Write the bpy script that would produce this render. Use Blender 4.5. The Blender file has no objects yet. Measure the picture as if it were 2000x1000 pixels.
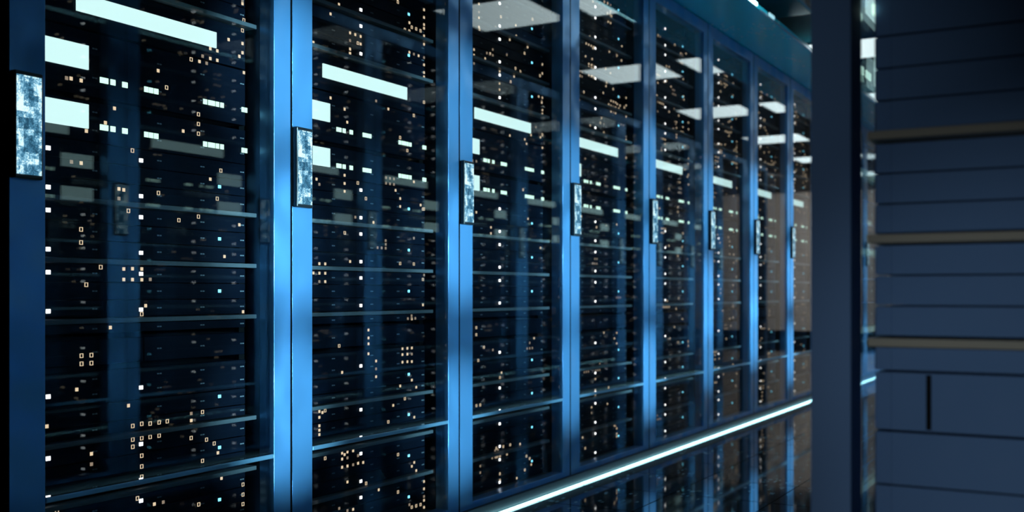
import bpy, bmesh, math, random
from mathutils import Vector, Matrix

scene = bpy.context.scene
COL = scene.collection
PI = math.pi

# ------------------------------------------------------------------ camera
THETA = math.atan(1177 / 2100)
cam_d = bpy.data.cameras.new('camera')
cam_d.sensor_fit = 'HORIZONTAL'
cam_d.sensor_width = 36.0
cam_d.lens = 37.8
cam_d.shift_y = 0.035
cam_d.clip_start = 0.02
cam_d.clip_end = 100
cam_d.dof.use_dof = True
cam_d.dof.focus_distance = 2.55
cam_d.dof.aperture_fstop = 3.6
cam = bpy.data.objects.new('camera', cam_d)
COL.objects.link(cam)
cam.location = (0, 0, 0.747)
cam.rotation_euler = (PI / 2, 0, THETA)
scene.camera = cam

# ------------------------------------------------------------------ world, exposure
scene.view_settings.view_transform = 'Standard'
scene.view_settings.look = 'None'
scene.view_settings.exposure = 0.0
scene.view_settings.gamma = 1.0
scene.view_settings.use_curve_mapping = False
scene.cycles.max_bounces = 10
scene.cycles.glossy_bounces = 6
scene.cycles.diffuse_bounces = 3
scene.cycles.transparent_max_bounces = 24
scene.cycles.sample_clamp_indirect = 4.0
world = bpy.data.worlds.new('world')
scene.world = world
world.use_nodes = True
world.node_tree.nodes['Background'].inputs[0].default_value = (0.02, 0.05, 0.09, 1)
world.node_tree.nodes['Background'].inputs[1].default_value = 0.12

# ------------------------------------------------------------------ added fill spots
ROW_X, FACE_X, Y0, PITCH = -1.819, -0.319, 1.302, 0.8
CEIL = 2.247


def spot(name, loc, target, power, color, angle, blend, size=0.0):
    d = bpy.data.lights.new(name, 'SPOT')
    d.energy = power
    d.color = color
    d.spot_size = math.radians(angle)
    d.spot_blend = blend
    d.shadow_soft_size = size
    o = bpy.data.objects.new(name, d)
    COL.objects.link(o)
    o.location = loc
    o.rotation_euler = (Vector(target) - Vector(loc)).to_track_quat('-Z', 'Y').to_euler()
    return o


BLUE = (0.43, 0.84, 1.0)
lrng = random.Random(5)
for k in range(1, 12):                   # added spots without fixtures brighten and mottle the posts across the aisle
    y = Y0 + PITCH * k
    if k < 11:
        spot('post_fill', (FACE_X - 0.02, y, 0.84), (ROW_X, y, 0.84), 38, BLUE, 44 if k == 1 else 54, 0.9)
        for z in (0.42, 0.82, 1.26):
            z += lrng.uniform(-0.10, 0.10)
            spot('post_fill', (FACE_X - 0.02, y, z), (ROW_X, y, z), 175 * lrng.uniform(0.6, 1.3), BLUE, 20, 1.0)
    for z in (0.60, 1.10):
        spot('post_fill', (ROW_X + 0.02, y, z), (FACE_X, y, z), 115, BLUE, 37, 0.9)
spot('rack_fill', (-0.45, -0.9, 0.8), (-0.44, 1.3, 0.92), 14, (0.86, 0.93, 1.0), 22, 1.0)  # added fill, no fixture: brightens the open rack's front post
spot('rack_fill', (-0.35, -0.9, 0.5), (0.0, 1.38, 0.54), 36, (0.86, 0.93, 1.0), 24, 1.0)  # added fill, no fixture: brightens the server sides in the open rack
for x in (-1.6, 0.3):                    # added fill spots without fixtures, brightening the end wall
    spot('wall_fill', (x, 13.2, 2.2), (x, 16.3, 1.25), 235, (1.0, 0.93, 0.86), 85, 0.6)

# ------------------------------------------------------------------ materials
MATS = {}


def new_mat(name):
    m = bpy.data.materials.new(name)
    m.use_nodes = True
    MATS[name] = m
    nt = m.node_tree
    return m, nt, nt.nodes, nt.links


def plain(name, color, rough=0.5, metal=0.0, spec=0.5, noise=0.0, scale=20, bump=0.0, bscale=40):
    m, nt, N, L = new_mat(name)
    p = N['Principled BSDF']
    p.inputs['Base Color'].default_value = (*color, 1)
    p.inputs['Roughness'].default_value = rough
    p.inputs['Metallic'].default_value = metal
    p.inputs['Specular IOR Level'].default_value = spec
    tc = N.new('ShaderNodeTexCoord')
    if noise:
        t = N.new('ShaderNodeTexNoise')
        t.inputs['Scale'].default_value = scale
        t.inputs['Detail'].default_value = 3
        L.new(tc.outputs['Object'], t.inputs['Vector'])
        r = N.new('ShaderNodeMapRange')
        r.inputs['To Min'].default_value = rough * (1 - noise)
        r.inputs['To Max'].default_value = min(1, rough * (1 + noise))
        L.new(t.outputs['Fac'], r.inputs['Value'])
        L.new(r.outputs['Result'], p.inputs['Roughness'])
    if bump:
        t = N.new('ShaderNodeTexNoise')
        t.inputs['Scale'].default_value = bscale
        t.inputs['Detail'].default_value = 1
        L.new(tc.outputs['Object'], t.inputs['Vector'])
        b = N.new('ShaderNodeBump')
        b.inputs['Strength'].default_value = bump
        b.inputs['Distance'].default_value = 0.05
        L.new(t.outputs['Fac'], b.inputs['Height'])
        L.new(b.outputs['Normal'], p.inputs['Normal'])
    return m


def glow(name, color, strength, sample=False):
    m, nt, N, L = new_mat(name)
    p = N['Principled BSDF']
    p.inputs['Base Color'].default_value = (0.05, 0.05, 0.05, 1)
    p.inputs['Emission Color'].default_value = (*color, 1)
    p.inputs['Emission Strength'].default_value = strength
    if not sample:
        m.cycles.emission_sampling = 'NONE'
    return m


plain('steel_blue', (0.12, 0.36, 0.70), 0.34, 0.55, 0.5, bump=0.7, bscale=5.0, noise=0.25, scale=9)
plain('blue_dark', (0.006, 0.016, 0.030), 0.6, 0.0, 0.1)
plain('rack_paint', (0.11, 0.22, 0.42), 0.6, spec=0.2)
plain('plinth', (0.045, 0.06, 0.08), 0.4)
plain('black', (0.003, 0.004, 0.005), 0.6, spec=0.05)
plain('face', (0.002, 0.0055, 0.014), 0.5, spec=0.06, noise=0.3, scale=30)
plain('chassis', (0.11, 0.22, 0.42), 0.7, spec=0.15, noise=0.2, scale=25)
plain('chassis_dark', (0.006, 0.010, 0.018), 0.5)
plain('shelf', (0.085, 0.11, 0.13), 0.5, 0.0)
plain('shelf_end', (0.34, 0.33, 0.27), 0.6, spec=0.2)
plain('mark', (0.19, 0.22, 0.25), 0.6)
plain('crossbar', (0.20, 0.42, 0.62), 0.3, 0.5)
plain('bezel', (0.006, 0.010, 0.014), 0.35)
plain('wall_dark', (0.012, 0.018, 0.026), 0.6, noise=0.2)
plain('wall_grey', (0.36, 0.325, 0.30), 0.7, noise=0.2, scale=3)
plain('light_frame', (0.10, 0.14, 0.16), 0.5)
plain('ceiling_matte', (0.010, 0.016, 0.024), 0.6, noise=0.2, scale=3)
plain('ceiling_gloss', (0.28, 0.38, 0.44), 0.06, 0.9)
glow('display_white', (0.70, 1.0, 0.97), 1.12)
glow('led_white', (1.0, 0.97, 0.95), 3.2)
glow('led_cyan', (0.20, 0.75, 1.0), 2.2)
glow('led_green', (0.66, 1.0, 0.82), 1.4)
glow('led_amber', (1.0, 0.74, 0.48), 0.95)
glow('led_dim', (0.55, 0.40, 0.28), 0.6)
glow('strip', (0.42, 0.92, 1.0), 6.0, True)
glow('strip_dim', (0.42, 0.85, 1.0), 0.9)
glow('panel_light', (0.88, 1.0, 1.0), 2.2, True)


def make_glass():
    m, nt, N, L = new_mat('glass')
    N.remove(N['Principled BSDF'])
    out = N['Material Output']
    g = N.new('ShaderNodeNewGeometry')
    d = N.new('ShaderNodeVectorMath'); d.operation = 'DOT_PRODUCT'
    L.new(g.outputs['Incoming'], d.inputs[0]); L.new(g.outputs['Normal'], d.inputs[1])
    a = N.new('ShaderNodeMath'); a.operation = 'ABSOLUTE'
    L.new(d.outputs['Value'], a.inputs[0])
    s = N.new('ShaderNodeMath'); s.operation = 'SUBTRACT'; s.inputs[0].default_value = 1.0
    L.new(a.outputs[0], s.inputs[1])
    p = N.new('ShaderNodeMath'); p.operation = 'POWER'; p.inputs[1].default_value = 5.0
    L.new(s.outputs[0], p.inputs[0])
    f = N.new('ShaderNodeMath'); f.operation = 'MULTIPLY_ADD'
    f.inputs[1].default_value = 0.96; f.inputs[2].default_value = 0.04
    L.new(p.outputs[0], f.inputs[0])
    t = N.new('ShaderNodeBsdfTransparent')
    t.inputs['Color'].default_value = (0.95, 0.975, 0.98, 1)
    gl = N.new('ShaderNodeBsdfGlossy')
    gl.inputs['Roughness'].default_value = 0.0
    gl.inputs['Color'].default_value = (0.9, 0.97, 1.0, 1)
    mx = N.new('ShaderNodeMixShader')
    L.new(f.outputs[0], mx.inputs[0]); L.new(t.outputs[0], mx.inputs[1]); L.new(gl.outputs[0], mx.inputs[2])
    L.new(mx.outputs[0], out.inputs['Surface'])


make_glass()


def make_screen():
    # cool pixelated picture on the handle displays
    m, nt, N, L = new_mat('screen')
    p = N['Principled BSDF']
    p.inputs['Base Color'].default_value = (0.01, 0.02, 0.03, 1)
    p.inputs['Roughness'].default_value = 0.2
    tc = N.new('ShaderNodeTexCoord')

    def snapped(inc):
        v = N.new('ShaderNodeVectorMath'); v.operation = 'SNAP'
        v.inputs[1].default_value = (inc, inc, inc)
        L.new(tc.outputs['Object'], v.inputs[0])
        return v.outputs[0]
    n1 = N.new('ShaderNodeTexNoise'); n1.inputs['Scale'].default_value = 30; n1.inputs['Detail'].default_value = 2
    L.new(snapped(0.011), n1.inputs['Vector'])
    n2 = N.new('ShaderNodeTexNoise'); n2.inputs['Scale'].default_value = 70; n2.inputs['Detail'].default_value = 2
    L.new(snapped(0.0037), n2.inputs['Vector'])
    n3 = N.new('ShaderNodeTexWhiteNoise')
    L.new(snapped(0.0021), n3.inputs['Vector'])
    a = N.new('ShaderNodeMath'); a.operation = 'MULTIPLY_ADD'; a.inputs[1].default_value = 0.38
    L.new(n2.outputs['Fac'], a.inputs[0])
    L.new(n1.outputs['Fac'], a.inputs[2])
    b = N.new('ShaderNodeMath'); b.operation = 'MULTIPLY_ADD'; b.inputs[1].default_value = 0.16
    L.new(n3.outputs['Value'], b.inputs[0]); L.new(a.outputs[0], b.inputs[2])
    r = N.new('ShaderNodeValToRGB')
    e = r.color_ramp.elements
    e[0].position = 0.58; e[0].color = (0.012, 0.06, 0.11, 1)
    e[1].position = 0.86; e[1].color = (0.72, 0.97, 1.0, 1)
    x = e.new(0.72); x.color = (0.06, 0.22, 0.36, 1)
    x = e.new(0.82); x.color = (0.30, 0.62, 0.80, 1)
    L.new(b.outputs[0], r.inputs[0])
    L.new(r.outputs['Color'], p.inputs['Emission Color'])
    p.inputs['Emission Strength'].default_value = 1.15
    m.cycles.emission_sampling = 'NONE'


make_screen()


def speckled(name, base, rough, spec_color, joint=None, tile=0.37, ox=-1.431, oy=4.131, amount=0.5):
    # glossy dark panels with fine printed circuit-like specks and, for the floor, tile joints
    m, nt, N, L = new_mat(name)
    p = N['Principled BSDF']
    p.inputs['Roughness'].default_value = rough
    p.inputs['Specular IOR Level'].default_value = 0.6
    g = N.new('ShaderNodeTexCoord')
    sn = N.new('ShaderNodeVectorMath'); sn.operation = 'SNAP'
    sn.inputs[1].default_value = (0.009, 0.022, 0.05)
    L.new(g.outputs['Object'], sn.inputs[0])
    w = N.new('ShaderNodeTexWhiteNoise')
    L.new(sn.outputs[0], w.inputs['Vector'])
    n = N.new('ShaderNodeTexNoise'); n.inputs['Scale'].default_value = 3.2; n.inputs['Detail'].default_value = 3
    L.new(g.outputs['Object'], n.inputs['Vector'])
    # only some patches carry specks
    r = N.new('ShaderNodeMapRange'); r.inputs['From Min'].default_value = 0.50; r.inputs['From Max'].default_value = 0.72
    r.inputs['To Max'].default_value = amount
    L.new(n.outputs['Fac'], r.inputs['Value'])
    lt = N.new('ShaderNodeMath'); lt.operation = 'LESS_THAN'
    L.new(w.outputs['Value'], lt.inputs[0]); L.new(r.outputs['Result'], lt.inputs[1])
    mc = N.new('ShaderNodeMix'); mc.data_type = 'RGBA'
    mc.inputs['A'].default_value = (*base, 1); mc.inputs['B'].default_value = (*spec_color, 1)
    L.new(lt.outputs[0], mc.inputs['Factor'])
    col = mc.outputs['Result']
    if joint:
        sx = N.new('ShaderNodeSeparateXYZ'); L.new(g.outputs['Object'], sx.inputs[0])
        ms = []
        for ax, o in (('X', ox), ('Y', oy)):
            s = N.new('ShaderNodeMath'); s.operation = 'SUBTRACT'; s.inputs[1].default_value = o
            L.new(sx.outputs[ax], s.inputs[0])
            pp = N.new('ShaderNodeMath'); pp.operation = 'PINGPONG'; pp.inputs[1].default_value = tile / 2
            L.new(s.outputs[0], pp.inputs[0])
            l = N.new('ShaderNodeMath'); l.operation = 'LESS_THAN'; l.inputs[1].default_value = 0.0022 if ax == 'X' else 0.003
            L.new(pp.outputs[0], l.inputs[0])
            ms.append(l.outputs[0])
        mx = N.new('ShaderNodeMath'); mx.operation = 'MAXIMUM'
        L.new(ms[0], mx.inputs[0]); L.new(ms[1], mx.inputs[1])
        m2 = N.new('ShaderNodeMix'); m2.data_type = 'RGBA'
        m2.inputs['B'].default_value = (0.002, 0.003, 0.004, 1)
        L.new(mx.outputs[0], m2.inputs['Factor']); L.new(col, m2.inputs['A'])
        col = m2.outputs['Result']
        rr = N.new('ShaderNodeMapRange'); rr.inputs['To Min'].default_value = rough; rr.inputs['To Max'].default_value = 0.9
        L.new(mx.outputs[0], rr.inputs['Value']); L.new(rr.outputs['Result'], p.inputs['Roughness'])
        sp = N.new('ShaderNodeMapRange'); sp.inputs['To Min'].default_value = 0.6; sp.inputs['To Max'].default_value = 0.0
        L.new(mx.outputs[0], sp.inputs['Value']); L.new(sp.outputs['Result'], p.inputs['Specular IOR Level'])
    L.new(col, p.inputs['Base Color'])


speckled('floor_tile', (0.008, 0.016, 0.022), 0.045, (0.22, 0.36, 0.42), joint=True, amount=0.12)
speckled('soffit_panel', (0.02, 0.58, 0.80), 0.25, (0.35, 0.80, 0.92), amount=0.14)


# ------------------------------------------------------------------ mesh helpers
class MB:
    """collects boxes into one mesh, with material slots"""

    def __init__(self):
        self.v, self.f, self.mi, self.mats = [], [], [], []

    def slot(self, m):
        if m not in self.mats:
            self.mats.append(m)
        return self.mats.index(m)

    def box(self, x0, x1, y0, y1, z0, z1, mat, bevel=0.0):
        s = self.slot(mat)
        if bevel <= 0:
            b = len(self.v)
            for z in (z0, z1):
                self.v += [(x0, y0, z), (x1, y0, z), (x1, y1, z), (x0, y1, z)]
            for q in ((3, 2, 1, 0), (4, 5, 6, 7), (0, 1, 5, 4), (1, 2, 6, 5), (2, 3, 7, 6), (3, 0, 4, 7)):
                self.f.append([b + i for i in q]); self.mi.append(s)
            return self
        bm = bmesh.new()
        bmesh.ops.create_cube(bm, size=1.0)
        for w in bm.verts:
            w.co = ((x0 + x1) / 2 + w.co.x * (x1 - x0), (y0 + y1) / 2 + w.co.y * (y1 - y0), (z0 + z1) / 2 + w.co.z * (z1 - z0))
        bmesh.ops.bevel(bm, geom=list(bm.edges), offset=bevel, segments=2, profile=0.5, affect='EDGES')
        b = len(self.v)
        bm.verts.index_update()
        self.v += [tuple(w.co) for w in bm.verts]
        for fc in bm.faces:
            self.f.append([b + w.index for w in fc.verts]); self.mi.append(s)
        bm.free()
        return self

    def quad(self, pts, mat):
        b = len(self.v)
        self.v += pts
        self.f.append([b, b + 1, b + 2, b + 3]); self.mi.append(self.slot(mat))
        return self

    def mesh(self, name):
        me = bpy.data.meshes.new(name)
        me.from_pydata(self.v, [], self.f)
        for m in self.mats:
            me.materials.append(MATS[m])
        me.polygons.foreach_set('material_index', self.mi)
        me.update()
        return me

    def build(self, name, parent=None):
        return link(name, self.mesh(name), parent)


def link(name, me, parent=None, loc=(0, 0, 0)):
    o = bpy.data.objects.new(name, me)
    COL.objects.link(o)
    o.parent = parent
    o.location = loc
    return o


def tag(o, label, cat, group=None, kind=None):
    o['label'] = label
    o['category'] = cat
    if group:
        o['group'] = group
    if kind:
        o['kind'] = kind
    return o


def structure(name, mb, label=None):
    o = mb.build(name)
    o['kind'] = 'structure'
    if label:
        o['label'] = label
    return o


def copy_tree(o, parent=None):
    c = o.copy()
    COL.objects.link(c)
    c.parent = parent
    for ch in list(o.children):
        copy_tree(ch, c)
    return c


# ------------------------------------------------------------------ the room
END = 16.3
structure('floor', MB().box(-3.2, 2.4, -2.0, END, -0.08, 0.0, 'floor_tile'), 'glossy black tiled floor with thin dark joints')
mb = MB().box(-3.2, 2.4, -2.0, 5.85, CEIL, CEIL + 0.08, 'ceiling_gloss')
mb.box(-3.2, 2.4, 5.85, END, CEIL, CEIL + 0.08, 'ceiling_matte')
structure('ceiling', mb, 'dark ceiling over the aisle')
structure('wall_left', MB().box(-3.3, -3.2, -2.0, END, 0, CEIL, 'wall_dark'))
structure('wall_right', MB().box(2.4, 2.5, -2.0, END, 0, CEIL, 'wall_dark'))
structure('wall_back', MB().box(-3.2, 2.4, -2.1, -2.0, 0, CEIL, 'wall_dark'))
structure('wall_far', MB().box(-3.2, 2.4, END, END + 0.1, 0, CEIL, 'wall_grey'), 'grey brown end wall seen mirrored in the glass doors')
structure('baseboard_far', MB().box(-3.2, 2.4, END - 0.03, END, 0, 0.16, 'black'))
# canopy over the left row
mb = MB().box(ROW_X - 0.25, ROW_X + 0.302, Y0 - 0.1, 11.2, 2.128, 2.150, 'soffit_panel')
mb.box(ROW_X + 0.297, ROW_X + 0.3025, 5.2, 11.2, 2.1265, 2.134, 'crossbar')
structure('trim_1', mb, 'teal canopy panel running above the glass cabinets')


def strip(name, x0, x1, y0, y1, z0, z1, label, group=None):
    t = bpy.data.objects.new(name, None)
    COL.objects.link(t)
    t.location = ((x0 + x1) / 2, (y0 + y1) / 2, z0)
    hx, hy, h = (x1 - x0) / 2, (y1 - y0) / 2, z1 - z0
    MB().box(-hx, -hx * .9, -hy, hy, 0, h, 'bezel').box(-hx, hx, -hy, hy, 0, h * 0.1, 'bezel').build('channel', t)
    MB().box(-hx * 0.9, hx, -hy, hy, h * 0.1, h, 'strip').build('diffuser', t)
    return tag(t, label, 'light strip', group)


strip('light_strip', ROW_X + 0.010, ROW_X + 0.019, Y0, 10.95, 0.0, 0.0055,
      'long cyan white light strip on the floor along the foot of the glass cabinets')
strip('light_strip', FACE_X - 0.024, FACE_X - 0.010, Y0 + 0.4, 10.1, 0.0, 0.015,
      'cyan light strip on the floor along the facing row, mirrored in the glass doors')
for (a, b, lab) in ((1.3, 5.12, 'bright cyan light strip along the canopy edge above the cabinets'),
                    (5.33, 5.42, 'short cyan light dash on the canopy edge just past the long bright strip')):
    t = bpy.data.objects.new('light_strip', None)
    COL.objects.link(t)
    t.location = (ROW_X + 0.302, (a + b) / 2, 2.139)
    h = (b - a) / 2
    MB().box(0.0, 0.003, -h, h, -0.009, 0.009, 'bezel').build('channel', t)
    MB().box(0.003, 0.010, -h, h, -0.008, 0.008, 'strip' if h > .5 else 'strip_dim', 0.001).build('diffuser', t)
    tag(t, lab, 'light strip')

# ceiling lights: two columns of square panels
ROWS = (4.75, 6.53, 8.35, 10.15, 11.95, 13.75)
ORD = ('first', 'second', 'third', 'fourth', 'fifth', 'sixth', 'seventh', 'eighth', 'ninth', 'tenth', 'eleventh', 'twelfth')
proto = bpy.data.objects.new('ceiling_light', None)
COL.objects.link(proto)
fr = MB()
for (a, b, c, d) in ((-.285, .285, -.285, -.27), (-.285, .285, .27, .285), (-.285, -.27, -.27, .27), (.27, .285, -.27, .27)):
    fr.box(a, b, c, d, -0.010, 0.0, 'light_frame')
fr.build('frame', proto)
MB().box(-.27, .27, -.27, .27, -0.006, 0.0, 'panel_light').build('diffuser', proto)
first = True
for i, y in enumerate(ROWS):
    for (x, side) in ((-0.775, 'open rack'), (-1.465, 'glass cabinet')):
        o = proto if first else copy_tree(proto)
        first = False
        o.location = (x, y + 0.285, CEIL)
        tag(o, 'square white ceiling light, %s along the aisle, on the %s side' % (ORD[i], side), 'ceiling light', 'square ceiling lights')

# ------------------------------------------------------------------ server cabinets
# local axes of a cabinet: +X towards the aisle (front plane at 0), Y along the row 0..0.8, Z up
SERVER_N = -0.072          # plane of the server faces
DEPTH = 0.95
P = 0.12625
LOWER = [0.938 - P * k for k in (7, 6, 5)]
SHELVES = LOWER + [0.938 - P * 4, 0.938 - P * 2, 0.938 - P, 0.938] + [1.4095 + P * k for k in range(5)]
TRIOS = LOWER + [0.938 - P * 2, 0.938 - P, 0.938] + [1.4095 + P * k for k in range(5)]


def units_of_cabinet():
    """(z0, z1, kind, key) of every unit slid into a cabinet, from the floor up"""
    out = []
    for i, s in enumerate(TRIOS):
        z = s + 0.0065
        top = s + P - (0.0065 if abs(s - 0.938) > 1e-6 else 0.0)
        h = (top - z) / 3
        for j in range(3):
            out.append((z + h * j, z + h * (j + 1), ('bottom', 'middle', 'top')[j], ('trio', i, j)))
    b = 0.938 - P * 4 + 0.0065
    out += [(b, 0.467, 'plain', ('bay', 0, 0)), (0.467, 0.508, 'plain', ('bay', 0, 1)), (0.508, 0.5795, 'tall', ('bay', 0, 2)),
            (0.5905, 0.6475, 'storage', ('bay', 0, 3)), (0.658, 0.938 - P * 2 - 0.0065, 'plain', ('bay', 0, 4))]
    out += [(1.0645, 1.150, 'switch', ('switch', 0, 1)), (1.160, 1.298, 'switch', ('switch', 0, 0)), (1.300, 1.402, 'display', ('display', 0, 0))]
    return sorted(out)


UNITS = units_of_cabinet()
GREENS = [(.271, .292), (.2985, .311), (.330, .344), (.391, .402), (.4045, .416), (.419, .431), (.569, .581),
          (.585, .607), (.6105, .6205), (.625, .636), (.698, .706), (.7085, .717)]
MARK_U = (.258, .435, .567, .70)
_cache = {}


def cached(key, fn):
    if key not in _cache:
        _cache[key] = fn()
    return _cache[key]


def face_mb(h, kind, mat='face', mb=None, dz=0.0, n=0.0):
    """front plate of a unit; its origin is the bottom centre of the plate (u = 0.4)"""
    mb = mb or MB()
    g = 0.0011
    if kind == 'storage':
        mb.box(n - .02, n - .003, -.311, .311, dz + g, dz + h - g, mat, 0.0008)
        mb.box(n - .003, n, -.309, -.0105, dz + .002, dz + h - .002, mat, 0.001)
        mb.box(n - .003, n, -.008, .309, dz + .002, dz + h - .002, mat, 0.001)
    else:
        mb.box(n - .02, n - .001, -.311, .311, dz + g, dz + h - g, mat, 0.0006)
        mb.box(n - .001, n, -.3105, .3105, dz + g + .0004, dz + h - g - .0004, 'face')
    if kind != 'display':
        for z in ((.3, .75) if h > .06 else (.5,)):
            for u in MARK_U:
                zc = dz + h * z
                for k in (-1, 1):
                    u0 = u - .4 + k * .0036
                    mb.box(n - .001, n + .0004, u0 - .0028, u0 + .0028, zc - .0015, zc + .0015, 'mark')
    return mb


def led_mb(kind, mb=None, n=0, u=0, z=0):
    mb = mb or MB()
    if kind == 'hollow':
        w, h, t = .0042, .0046, .0012
        for (a, b, c, d) in ((-w, w, -h, -h + t), (-w, w, h - t, h), (-w, -w + t, -h + t, h - t), (w - t, w, -h + t, h - t)):
            mb.box(n, n + .0012, u + a, u + b, z + c, z + d, 'led_amber')
        return mb
    w, h, m = {'white': (.0052, .0042, 'led_white'), 'cyan': (.0046, .0038, 'led_cyan'), 'amber': (.0036, .0038, 'led_amber'),
               'dim': (.0036, .0038, 'led_dim')}[kind]
    mb.box(n, n + .0016, u - w, u + w, z - h, z + h, m, 0.0004)
    return mb


def unpack(s):
    return [(int(a) / 1000, int(b) / 1000, int(c)) for a, b, c in (t.split(',') for t in s.split())]


LED_A = '187,1189,0 198,1190,0 223,1190,0 309,1155,0 285,1110,0 236,1086,0 199,1017,0 223,1017,0 321,971,0 321,948,0 592,1330,0 615,1329,0 567,1307,0 592,1306,0 615,1306,0 580,1296,0 557,1296,0 431,1248,0 653,1364,0 701,1364,0 701,1341,0 690,1330,0 714,1295,0 506,1121,0 592,1017,0 690,913,0 334,797,0 358,798,0 384,798,0 334,774,0 358,774,0 384,774,0 408,775,0 395,716,0 298,670,0 703,694,0 140,474,0 212,543,0 347,497,0 531,462,0 531,439,0 249,382,0 506,324,0 617,358,0 629,301,0 420,266,0 446,267,0 334,970,0 249,404,0 639,833,0 701,1468,0 701,1463,0 456,1214,1 554,1167,1 554,1144,1 554,1121,1 358,1063,1 223,878,1 223,854,1 432,971,1 347,925,1 493,913,1 554,925,1 615,972,1 627,1041,1 273,809,1 236,763,1 384,693,1 224,613,1 249,613,1 224,589,1 249,589,1 359,451,1 384,453,1 408,451,1 434,451,1 458,451,1 359,428,1 384,428,1 408,428,1 434,428,1 359,405,1 384,382,1 384,358,1 384,335,1 531,404,1 567,462,1 580,394,1 605,382,1 567,347,1 164,301,1 372,289,1 555,244,1 703,266,1 703,243,1 703,220,1 714,1423,1 701,1400,1 531,1295,1'
LED_B = '282,1550,0 245,1515,0 332,1481,0 356,1481,0 381,1481,0 332,1457,0 381,1457,0 332,1435,0 332,1411,0 626,1574,0 724,1632,0 724,1608,0 724,1585,0 749,1608,0 773,1608,0 749,1574,0 724,1574,0 724,1550,0 749,1551,0 773,1550,0 724,1527,0 749,1528,0 626,1483,0 650,1482,0 676,1482,0 724,1482,0 749,1481,0 773,1481,0 724,1457,0 749,1457,0 773,1456,0 724,1435,0 749,1434,0 773,1433,0 724,1411,0 172,1411,0 245,1283,0 307,1261,0 319,1226,0 455,1307,0 516,1295,0 307,1075,0 307,1052,0 307,1029,0 185,1053,0 197,1040,0 650,1087,0 553,1053,0 577,1030,0 577,1006,0 687,1018,0 356,960,0 442,948,0 650,913,0 503,890,0 639,1563,1 663,1563,1 687,1562,1 602,1539,1 626,1538,1 565,1620,1 368,1458,1 332,1422,1 724,1342,1 650,1296,1 577,1215,1 615,1180,1 700,1006,1 724,1007,1 749,1007,1 368,1064,1 406,1017,1 308,913,1 332,833,0 197,821,0 222,821,0 197,798,0 222,798,0 197,775,0 222,775,0 172,798,0 713,810,0 700,706,0 639,659,0 418,636,0 418,613,0 418,590,0 418,567,0 455,544,0 455,521,0 455,498,0 589,579,0 615,579,0 639,579,0 589,556,0 615,556,0 639,555,0 589,533,0 615,533,0 639,532,0 296,521,0 639,475,0 577,464,0 663,451,0 541,406,0 197,428,0 210,417,0 197,405,0 197,382,0 197,370,0 197,358,0 652,359,0 774,313,0 296,302,0 320,302,0 346,301,0 307,289,0 296,278,0 320,278,0 369,278,0 296,255,0 320,255,0 346,255,0 369,256,0 393,255,0 639,209,0 663,186,0 652,222,0 320,210,0 468,164,0 724,152,0 749,129,0 774,129,0 724,129,0 724,105,0 749,95,0 724,93,0 724,71,0 749,72,0 774,71,0 283,140,0 320,129,0 346,128,0 626,94,0 762,740,1 700,786,1 650,833,1 577,833,1 283,590,1 602,429,1 222,428,1 516,359,1 798,244,1 222,290,1 566,255,1 407,187,1 639,83,1 663,83,1 687,83,1 566,140,1'
LED_A, LED_B = unpack(LED_A), unpack(LED_B)


def lamps_for(cab):
    """status lamps of one cabinet as (u, z, kind) in cabinet coordinates"""
    rng = random.Random(40 + cab)
    out = []
    for i, s in enumerate(TRIOS):
        for u in (.143, .382):
            out.append((u, s + .022, 'white'))
            out.append((u, s + .1015, 'white'))
        out.append((.6225, s + .0635, 'cyan'))
    out.append((.143, .534, 'white')); out.append((.382, .534, 'white')); out.append((.6225, .494, 'cyan'))
    amb = []
    if cab == 0:
        amb = list(LED_A)
        zs = 1.47
    elif cab == 1:
        amb = list(LED_B)
        zs = 1.63
    else:
        src = (LED_A, LED_B)[cab % 2]
        dz = P * rng.choice((-2, -1, 1, 2))
        amb += [(u if cab % 3 else .80 - u, z + (dz if z < .9 else 0), c) for (u, z, c) in src if rng.random() < .5]
        amb += [(u, z, c) for (u, z, c) in LED_B if z > 1.3 and rng.random() < .4]
        zs = 1.5
    while zs < 2.0:
        for k in range(7):
            amb.append((rng.uniform(.12, .70), zs + rng.uniform(0, P), rng.choice((0, 0, 1))))
        for k in range(rng.choice((1, 1, 2))):
            u0, z0 = rng.uniform(.15, .62), zs + rng.uniform(.01, .05)
            nx, nz = rng.choice(((3, 1), (1, 4), (3, 3), (2, 3), (4, 1)))
            amb += [(u0 + .0245 * a, z0 + .0235 * b, 0) for a in range(nx) for b in range(nz)]
        zs += P
    for (u, z, c) in amb:
        if .10 < u < .726 and .06 < z < 2.03:
            out.append((min(u, .706), z, 'hollow' if c else ('dim' if rng.random() < .22 else 'amber')))
    # faint groups of tiny lamps
    for k in range(9):
        u0, z0 = rng.uniform(.15, .62), rng.uniform(.1, 1.95)
        if rng.random() < .5:
            out += [(u0 + .02 * a, z0 + .02 * b, 'dim') for a in range(3) for b in range(rng.choice((1, 2)))]
    return out


def unit_at(z, units):
    for q in units:
        if q[0] <= z < q[1]:
            return q
    return min(units, key=lambda q: abs((q[0] + q[1]) / 2 - z))


def extra_lit(kind, key, h):
    """(name, mesh builder) of the lit panels on switches and displays"""
    res = []
    if kind == 'display':
        res.append(('display', lambda: MB().box(0, .004, -.19, .21, .034, .072, 'display_white', .0006)))
    if kind == 'switch':
        a = key[2] == 0
        b0 = .055 if a else .0265
        res.append(('display', lambda: MB().box(0, .004, -.30, -.160, b0, b0 + .051, 'display_white', .0006)))
        z = .040 if a else .0345
        for i, (u0, u1) in enumerate(GREENS):
            if u1 < .718:
                w = (u1 - u0) / 2
                res.append(('port_light', lambda u=(u0 + u1) / 2 - .4, w=w: MB().box(0, .002, u - w, u + w, z - .006, z + .006, 'led_green')))
    return res


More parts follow.
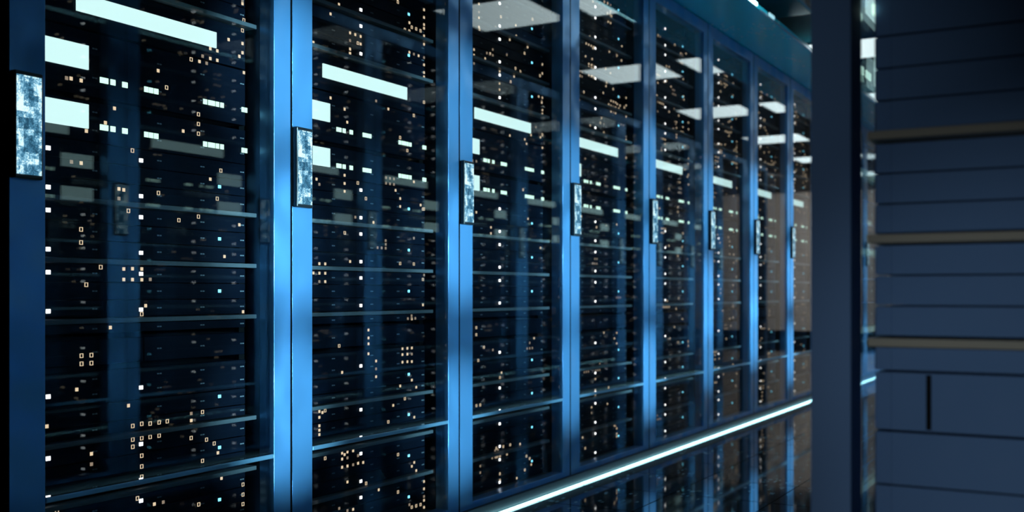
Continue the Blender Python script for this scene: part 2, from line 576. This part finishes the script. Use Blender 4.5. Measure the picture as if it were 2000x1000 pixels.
SHELFNAME = {5: 'first', 4: 'second', 3: 'third', 2: 'fifth', 1: 'sixth', 0: 'seventh'}
CAB = ['leftmost cabinet'] + ['%s cabinet from left' % s for s in ORD[1:]]


def unit_label(kind, key, place):
    if key[0] == 'trio':
        pos = ('bottom', 'middle', 'top')[key[2]]
        if key[1] <= 5:
            return 'slim black server, %s of three, %s shelf below lit switches, %s' % (pos, SHELFNAME[key[1]], place)
        return 'slim black server, %s of three, %s shelf above white display, %s' % (pos, ORD[key[1] - 6], place)
    if key[0] == 'bay':
        j = key[2]
        return ('slim dark unit resting on fourth shelf below lit switches, %s',
                'slim dark unit, second above fourth shelf below switches, %s',
                'tall blank unit just beneath two drawer storage unit, %s',
                'storage unit with two drawers between black gaps, %s',
                'thin filler unit just under third shelf below switches, %s')[j] % place
    if key[0] == 'switch':
        return ('upper' if key[2] == 0 else 'lower') + ' network switch with white block display and green lights, ' + place
    return 'dark unit with a long glowing white display, ' + place


KINDNAME = {'top': 'rack_server', 'middle': 'rack_server', 'bottom': 'rack_server', 'plain': 'rack_server', 'tall': 'rack_server',
            'storage': 'storage_unit', 'switch': 'network_switch', 'display': 'display_unit'}
CATNAME = {'rack_server': 'server', 'storage_unit': 'storage unit', 'network_switch': 'network switch', 'display_unit': 'display unit'}


def chassis_mb(h, kind, mat, mb=None, dz=0.0, n=0.0, slot=False):
    mb = mb or MB()
    g = .0011
    w = .30 if mat == 'chassis_dark' else .311
    mb.box(n - .62, n - .0201, -w, w, dz + g, dz + h - g, mat)
    if slot:
        mb.box(n - .0665, n - .0605, w - .0015, w + .0004, dz + .003, dz + h - .003, 'black')
    return mb


def make_unit(q, cabx, caby, rot, place, lamps, mat, extra=True, SERVER_N=SERVER_N):
    z0, z1, kind, key = q
    h = z1 - z0
    name = KINDNAME[kind]
    root = bpy.data.objects.new(name, None)
    COL.objects.link(root)
    c, s = math.cos(rot), math.sin(rot)
    root.location = (cabx + c * SERVER_N - s * .4, caby + s * SERVER_N + c * .4, z0)
    root.rotation_euler = (0, 0, rot)
    hk = round(h, 4)
    tag(root, unit_label(kind, key, place), CATNAME[name], CATNAME[name] + 's in the ' + place)
    link('chassis', cached(('ch', hk, kind, mat), lambda: chassis_mb(h, kind, mat, slot=(kind == 'storage' and mat == 'chassis')).mesh('chassis')), root)
    link('faceplate', cached(('fp', hk, kind, mat), lambda: face_mb(h, kind, 'chassis' if mat == 'chassis' else 'face').mesh('faceplate')), root)
    if extra:
        for i, (nm, fn) in enumerate(extra_lit(kind, key, h)):
            link(nm, cached((nm, key, i), lambda: fn().mesh(nm)), root)
        for (u, z, k) in lamps:
            zz = min(max(z - z0, .0055), h - .0055)
            link('indicator_light', cached(('led', k), lambda: led_mb(k).mesh('indicator_light')), root, (0, u - .4, zz))
    return root


def make_cabinet(n_open_side=False):
    """one cabinet: frame, glass door, handle display, shelves; origin at its front left foot"""
    root = bpy.data.objects.new('server_cabinet', None)
    COL.objects.link(root)
    # door frame
    steel = 'rack_paint' if n_open_side else 'steel_blue'
    d = MB()
    bv = .0009
    d.box(-.047, 0, 0.0036, .082, .044, 2.1225, steel, bv)
    d.box(-.047, 0, .736, .7974, .044, 2.1225, steel, bv)
    d.box(-.047, -.0004, .082, .736, 2.066, 2.1225, steel, bv)
    d.box(-.047, -.0004, .082, .736, .044, .064, steel, bv)
    door = d.build('door', root)
    MB().box(-.013, -.007, .0825, .7355, .0645, 2.0655, 'glass').build('glass_pane', door)
    c = MB()
    c.box(-.006, .001, .083, .735, .334, .345, 'crossbar', .002)
    c.build('crossbar', door)
    MB().box(-.047, .0006, 0.0, .0034, .045, 2.12, 'black').build('seam_shade', root)  # black strip set into the gap between cabinets as its shade
    # handle with its display
    hd = MB()
    hd.box(0, .016, .0035, .066, .962, 1.166, 'bezel', .003)
    handle = hd.build('handle', root)
    MB().box(.0155, .0168, .0075, .0615, .970, 1.158, 'screen').build('screen', handle)
    # carcass
    MB().box(-DEPTH, -.004, .002, .798, 0, .042, 'plinth', .002).box(-.05, .006, .0, .8, 0, .041, 'plinth').build('plinth', root)
    MB().box(-DEPTH, -.048, .002, .798, 2.095, 2.1225, 'blue_dark', .001).build('top_panel', root)
    MB().box(-DEPTH, -DEPTH + .02, .02, .78, .044, 2.094, 'black').build('back_panel', root)
    MB().box(-DEPTH, -.0475, .003, .062, .044, 2.094, 'black').box(-.20, -.0475, .0622, .064, .06, 2.09, 'blue_dark').build('side_panel', root)
    if not n_open_side:
        MB().box(-DEPTH, -.0475, .738, .797, .044, 2.094, 'black').box(-.20, -.0475, .7362, .738, .06, 2.09, 'blue_dark').build('side_panel', root)
    else:
        MB().box(-DEPTH, -DEPTH + .05, .745, .797, .044, 2.094, 'black', .001).build('corner_post', root)
    MB().box(-.108, -.094, .0645, .089, .045, 2.094, 'black').build('rack_rail', root)
    if not n_open_side:
        MB().box(-.108, -.094, .7125, .735, .045, 2.094, 'black').build('rack_rail', root)
    for s in SHELVES:
        m = MB()
        u1 = .734 if not n_open_side else .742
        m.box(-.60, -.055, .068, u1, s - .0052, s + .0052, 'shelf' if not n_open_side else 'shelf_end', .0012)
        m.build('shelf', root)
    return root


RESTS = MB()          # all units too small or hidden to be told apart


def add_rest(cabx, caby, rot, units, cab, lit):
    m = MB()
    for (z0, z1, kind, key) in units:
        chassis_mb(z1 - z0, kind, 'chassis_dark', m, z0, SERVER_N)
        h = z1 - z0
        m.box(SERVER_N - .02, SERVER_N, -.311, .311, z0 + .0011, z1 - .0011, 'face')
        if kind == 'display':
            m.box(SERVER_N, SERVER_N + .004, -.19, .21, z0 + .034, z0 + .072, 'display_white')
        if kind == 'switch':
            a = key[2] == 0
            b0 = z0 + (.055 if a else .0265)
            m.box(SERVER_N, SERVER_N + .004, -.30, -.16, b0, b0 + .051, 'display_white')
            z = z0 + (.040 if a else .0345)
            for (u0, u1) in GREENS:
                m.box(SERVER_N, SERVER_N + .002, u0 - .4, u1 - .4, z - .006, z + .006, 'led_green')
    if lit:
        zs = [(a, b) for a, b, _, _ in units]
        for (u, z, k) in lamps_for(cab):
            if any(a < z < b for a, b in zs):
                if k == 'hollow':
                    k = 'amber'
                w, hh = (.0052, .0042) if k == 'white' else (.004, .004)
                m.box(SERVER_N, SERVER_N + .0015, u - .4 - w, u - .4 + w, z - hh, z + hh, 'led_' + k)
    c, s = math.cos(rot), math.sin(rot)
    b = len(RESTS.v)
    for (x, y, z) in m.v:
        y += .4
        RESTS.v.append((cabx + c * x - s * y, caby + s * x + c * y, z))
    slots = [RESTS.slot(k) for k in m.mats]
    for f, i in zip(m.f, m.mi):
        RESTS.f.append([b + j for j in f]); RESTS.mi.append(slots[i])


def visible(cab, q):
    key = q[3]
    if cab == 0:
        return not (key[0] == 'trio' and (key[1] == 0 or key[1] > 6))
    if cab == 1:
        return not (key[0] == 'trio' and key[1] > 7)
    if cab == 2:
        return not (key[0] == 'trio' and key[1] > 9)
    return cab <= 6


cab_proto = make_cabinet()
LEFTLAB = ['leftmost glass fronted server cabinet with a dark left post',
           'second glass fronted server cabinet from the left, with bright blue posts on both sides',
           ] + ['%s glass fronted server cabinet from the left in the long row' % ORD[k] for k in range(2, 12)]
for k in range(12):
    o = cab_proto if k == 0 else copy_tree(cab_proto)
    o.location = (ROW_X, Y0 + PITCH * k, 0)
    tag(o, LEFTLAB[k], 'cabinet', 'glass fronted server cabinets in the left row')
    own = [q for q in UNITS if visible(k, q)]
    lamps = {q: [] for q in own}
    if own:
        for L_ in lamps_for(k):
            q = unit_at(L_[1], UNITS)
            if q in lamps:
                lamps[q].append(L_)
    for q in own:
        make_unit(q, ROW_X, Y0 + PITCH * k, 0, CAB[k], lamps[q], 'chassis_dark')
    rest = [q for q in UNITS if q not in own]
    if rest:
        add_rest(ROW_X, Y0 + PITCH * k, 0, rest, k, True)

# the facing row, seen in reflection; its first cabinet is the open sided rack at the right
for k in range(11):
    if k == 0:
        o = make_cabinet(True)
        tag(o, 'dark open sided rack in the foreground at the right edge', 'cabinet')
    else:
        o = copy_tree(cab_proto)
        tag(o, '%s server cabinet past the open sided rack, seen only mirrored in the glass doors' % ORD[k - 1], 'cabinet', 'server cabinets in the facing row')
    y = Y0 + PITCH * (k + 1)
    o.location = (FACE_X, y, 0)
    o.rotation_euler = (0, 0, PI)
    own = [q for q in UNITS if k == 0 and .43 < q[0] < 1.07]
    keep = list(own)
    own = [(.508, .5745, q[2], q[3]) if q[3] == ('bay', 0, 2) else (.5755, .6485, q[2], q[3]) if q[3] == ('bay', 0, 3)
           else (.6495, q[1], q[2], q[3]) if q[3] == ('bay', 0, 4) else q for q in own]
    for q in own:
        make_unit(q, FACE_X, y, PI, 'open rack at right edge', [], 'chassis', extra=q[2] == 'switch', SERVER_N=-.058)
    add_rest(FACE_X, y, PI, [q for q in UNITS if q not in keep], 20 + k, k > 0)
tag(RESTS.build('rack_server'), 'remaining servers in the far cabinets and the facing row', 'server', None, 'stuff')

# two empty open frames continue the facing row in front of the grey end wall
for k in (11, 12):
    t = bpy.data.objects.new('open_rack', None)
    COL.objects.link(t)
    t.location = (FACE_X, Y0 + PITCH * (k + 1), 0)
    t.rotation_euler = (0, 0, PI)
    for (u0, u1) in ((.002, .066), (.734, .798)):
        MB().box(-.047, 0, u0, u1, 0, 2.12, 'steel_blue', .002).build('post', t)
    MB().box(-.046, -.001, .066, .734, 2.066, 2.12, 'steel_blue', .002).build('top_rail', t)
    MB().box(-.046, -.001, .066, .734, 0, .05, 'steel_blue', .002).build('bottom_rail', t)
    if k == 12:
        MB().box(-.03, -.01, .066, .30, .05, 2.066, 'blue_dark', .001).build('blank_panel', t)
    tag(t, 'empty open rack ending the facing row, %s, mirrored in glass' % ('beside the last cabinet' if k == 11 else 'half blanked'), 'rack')
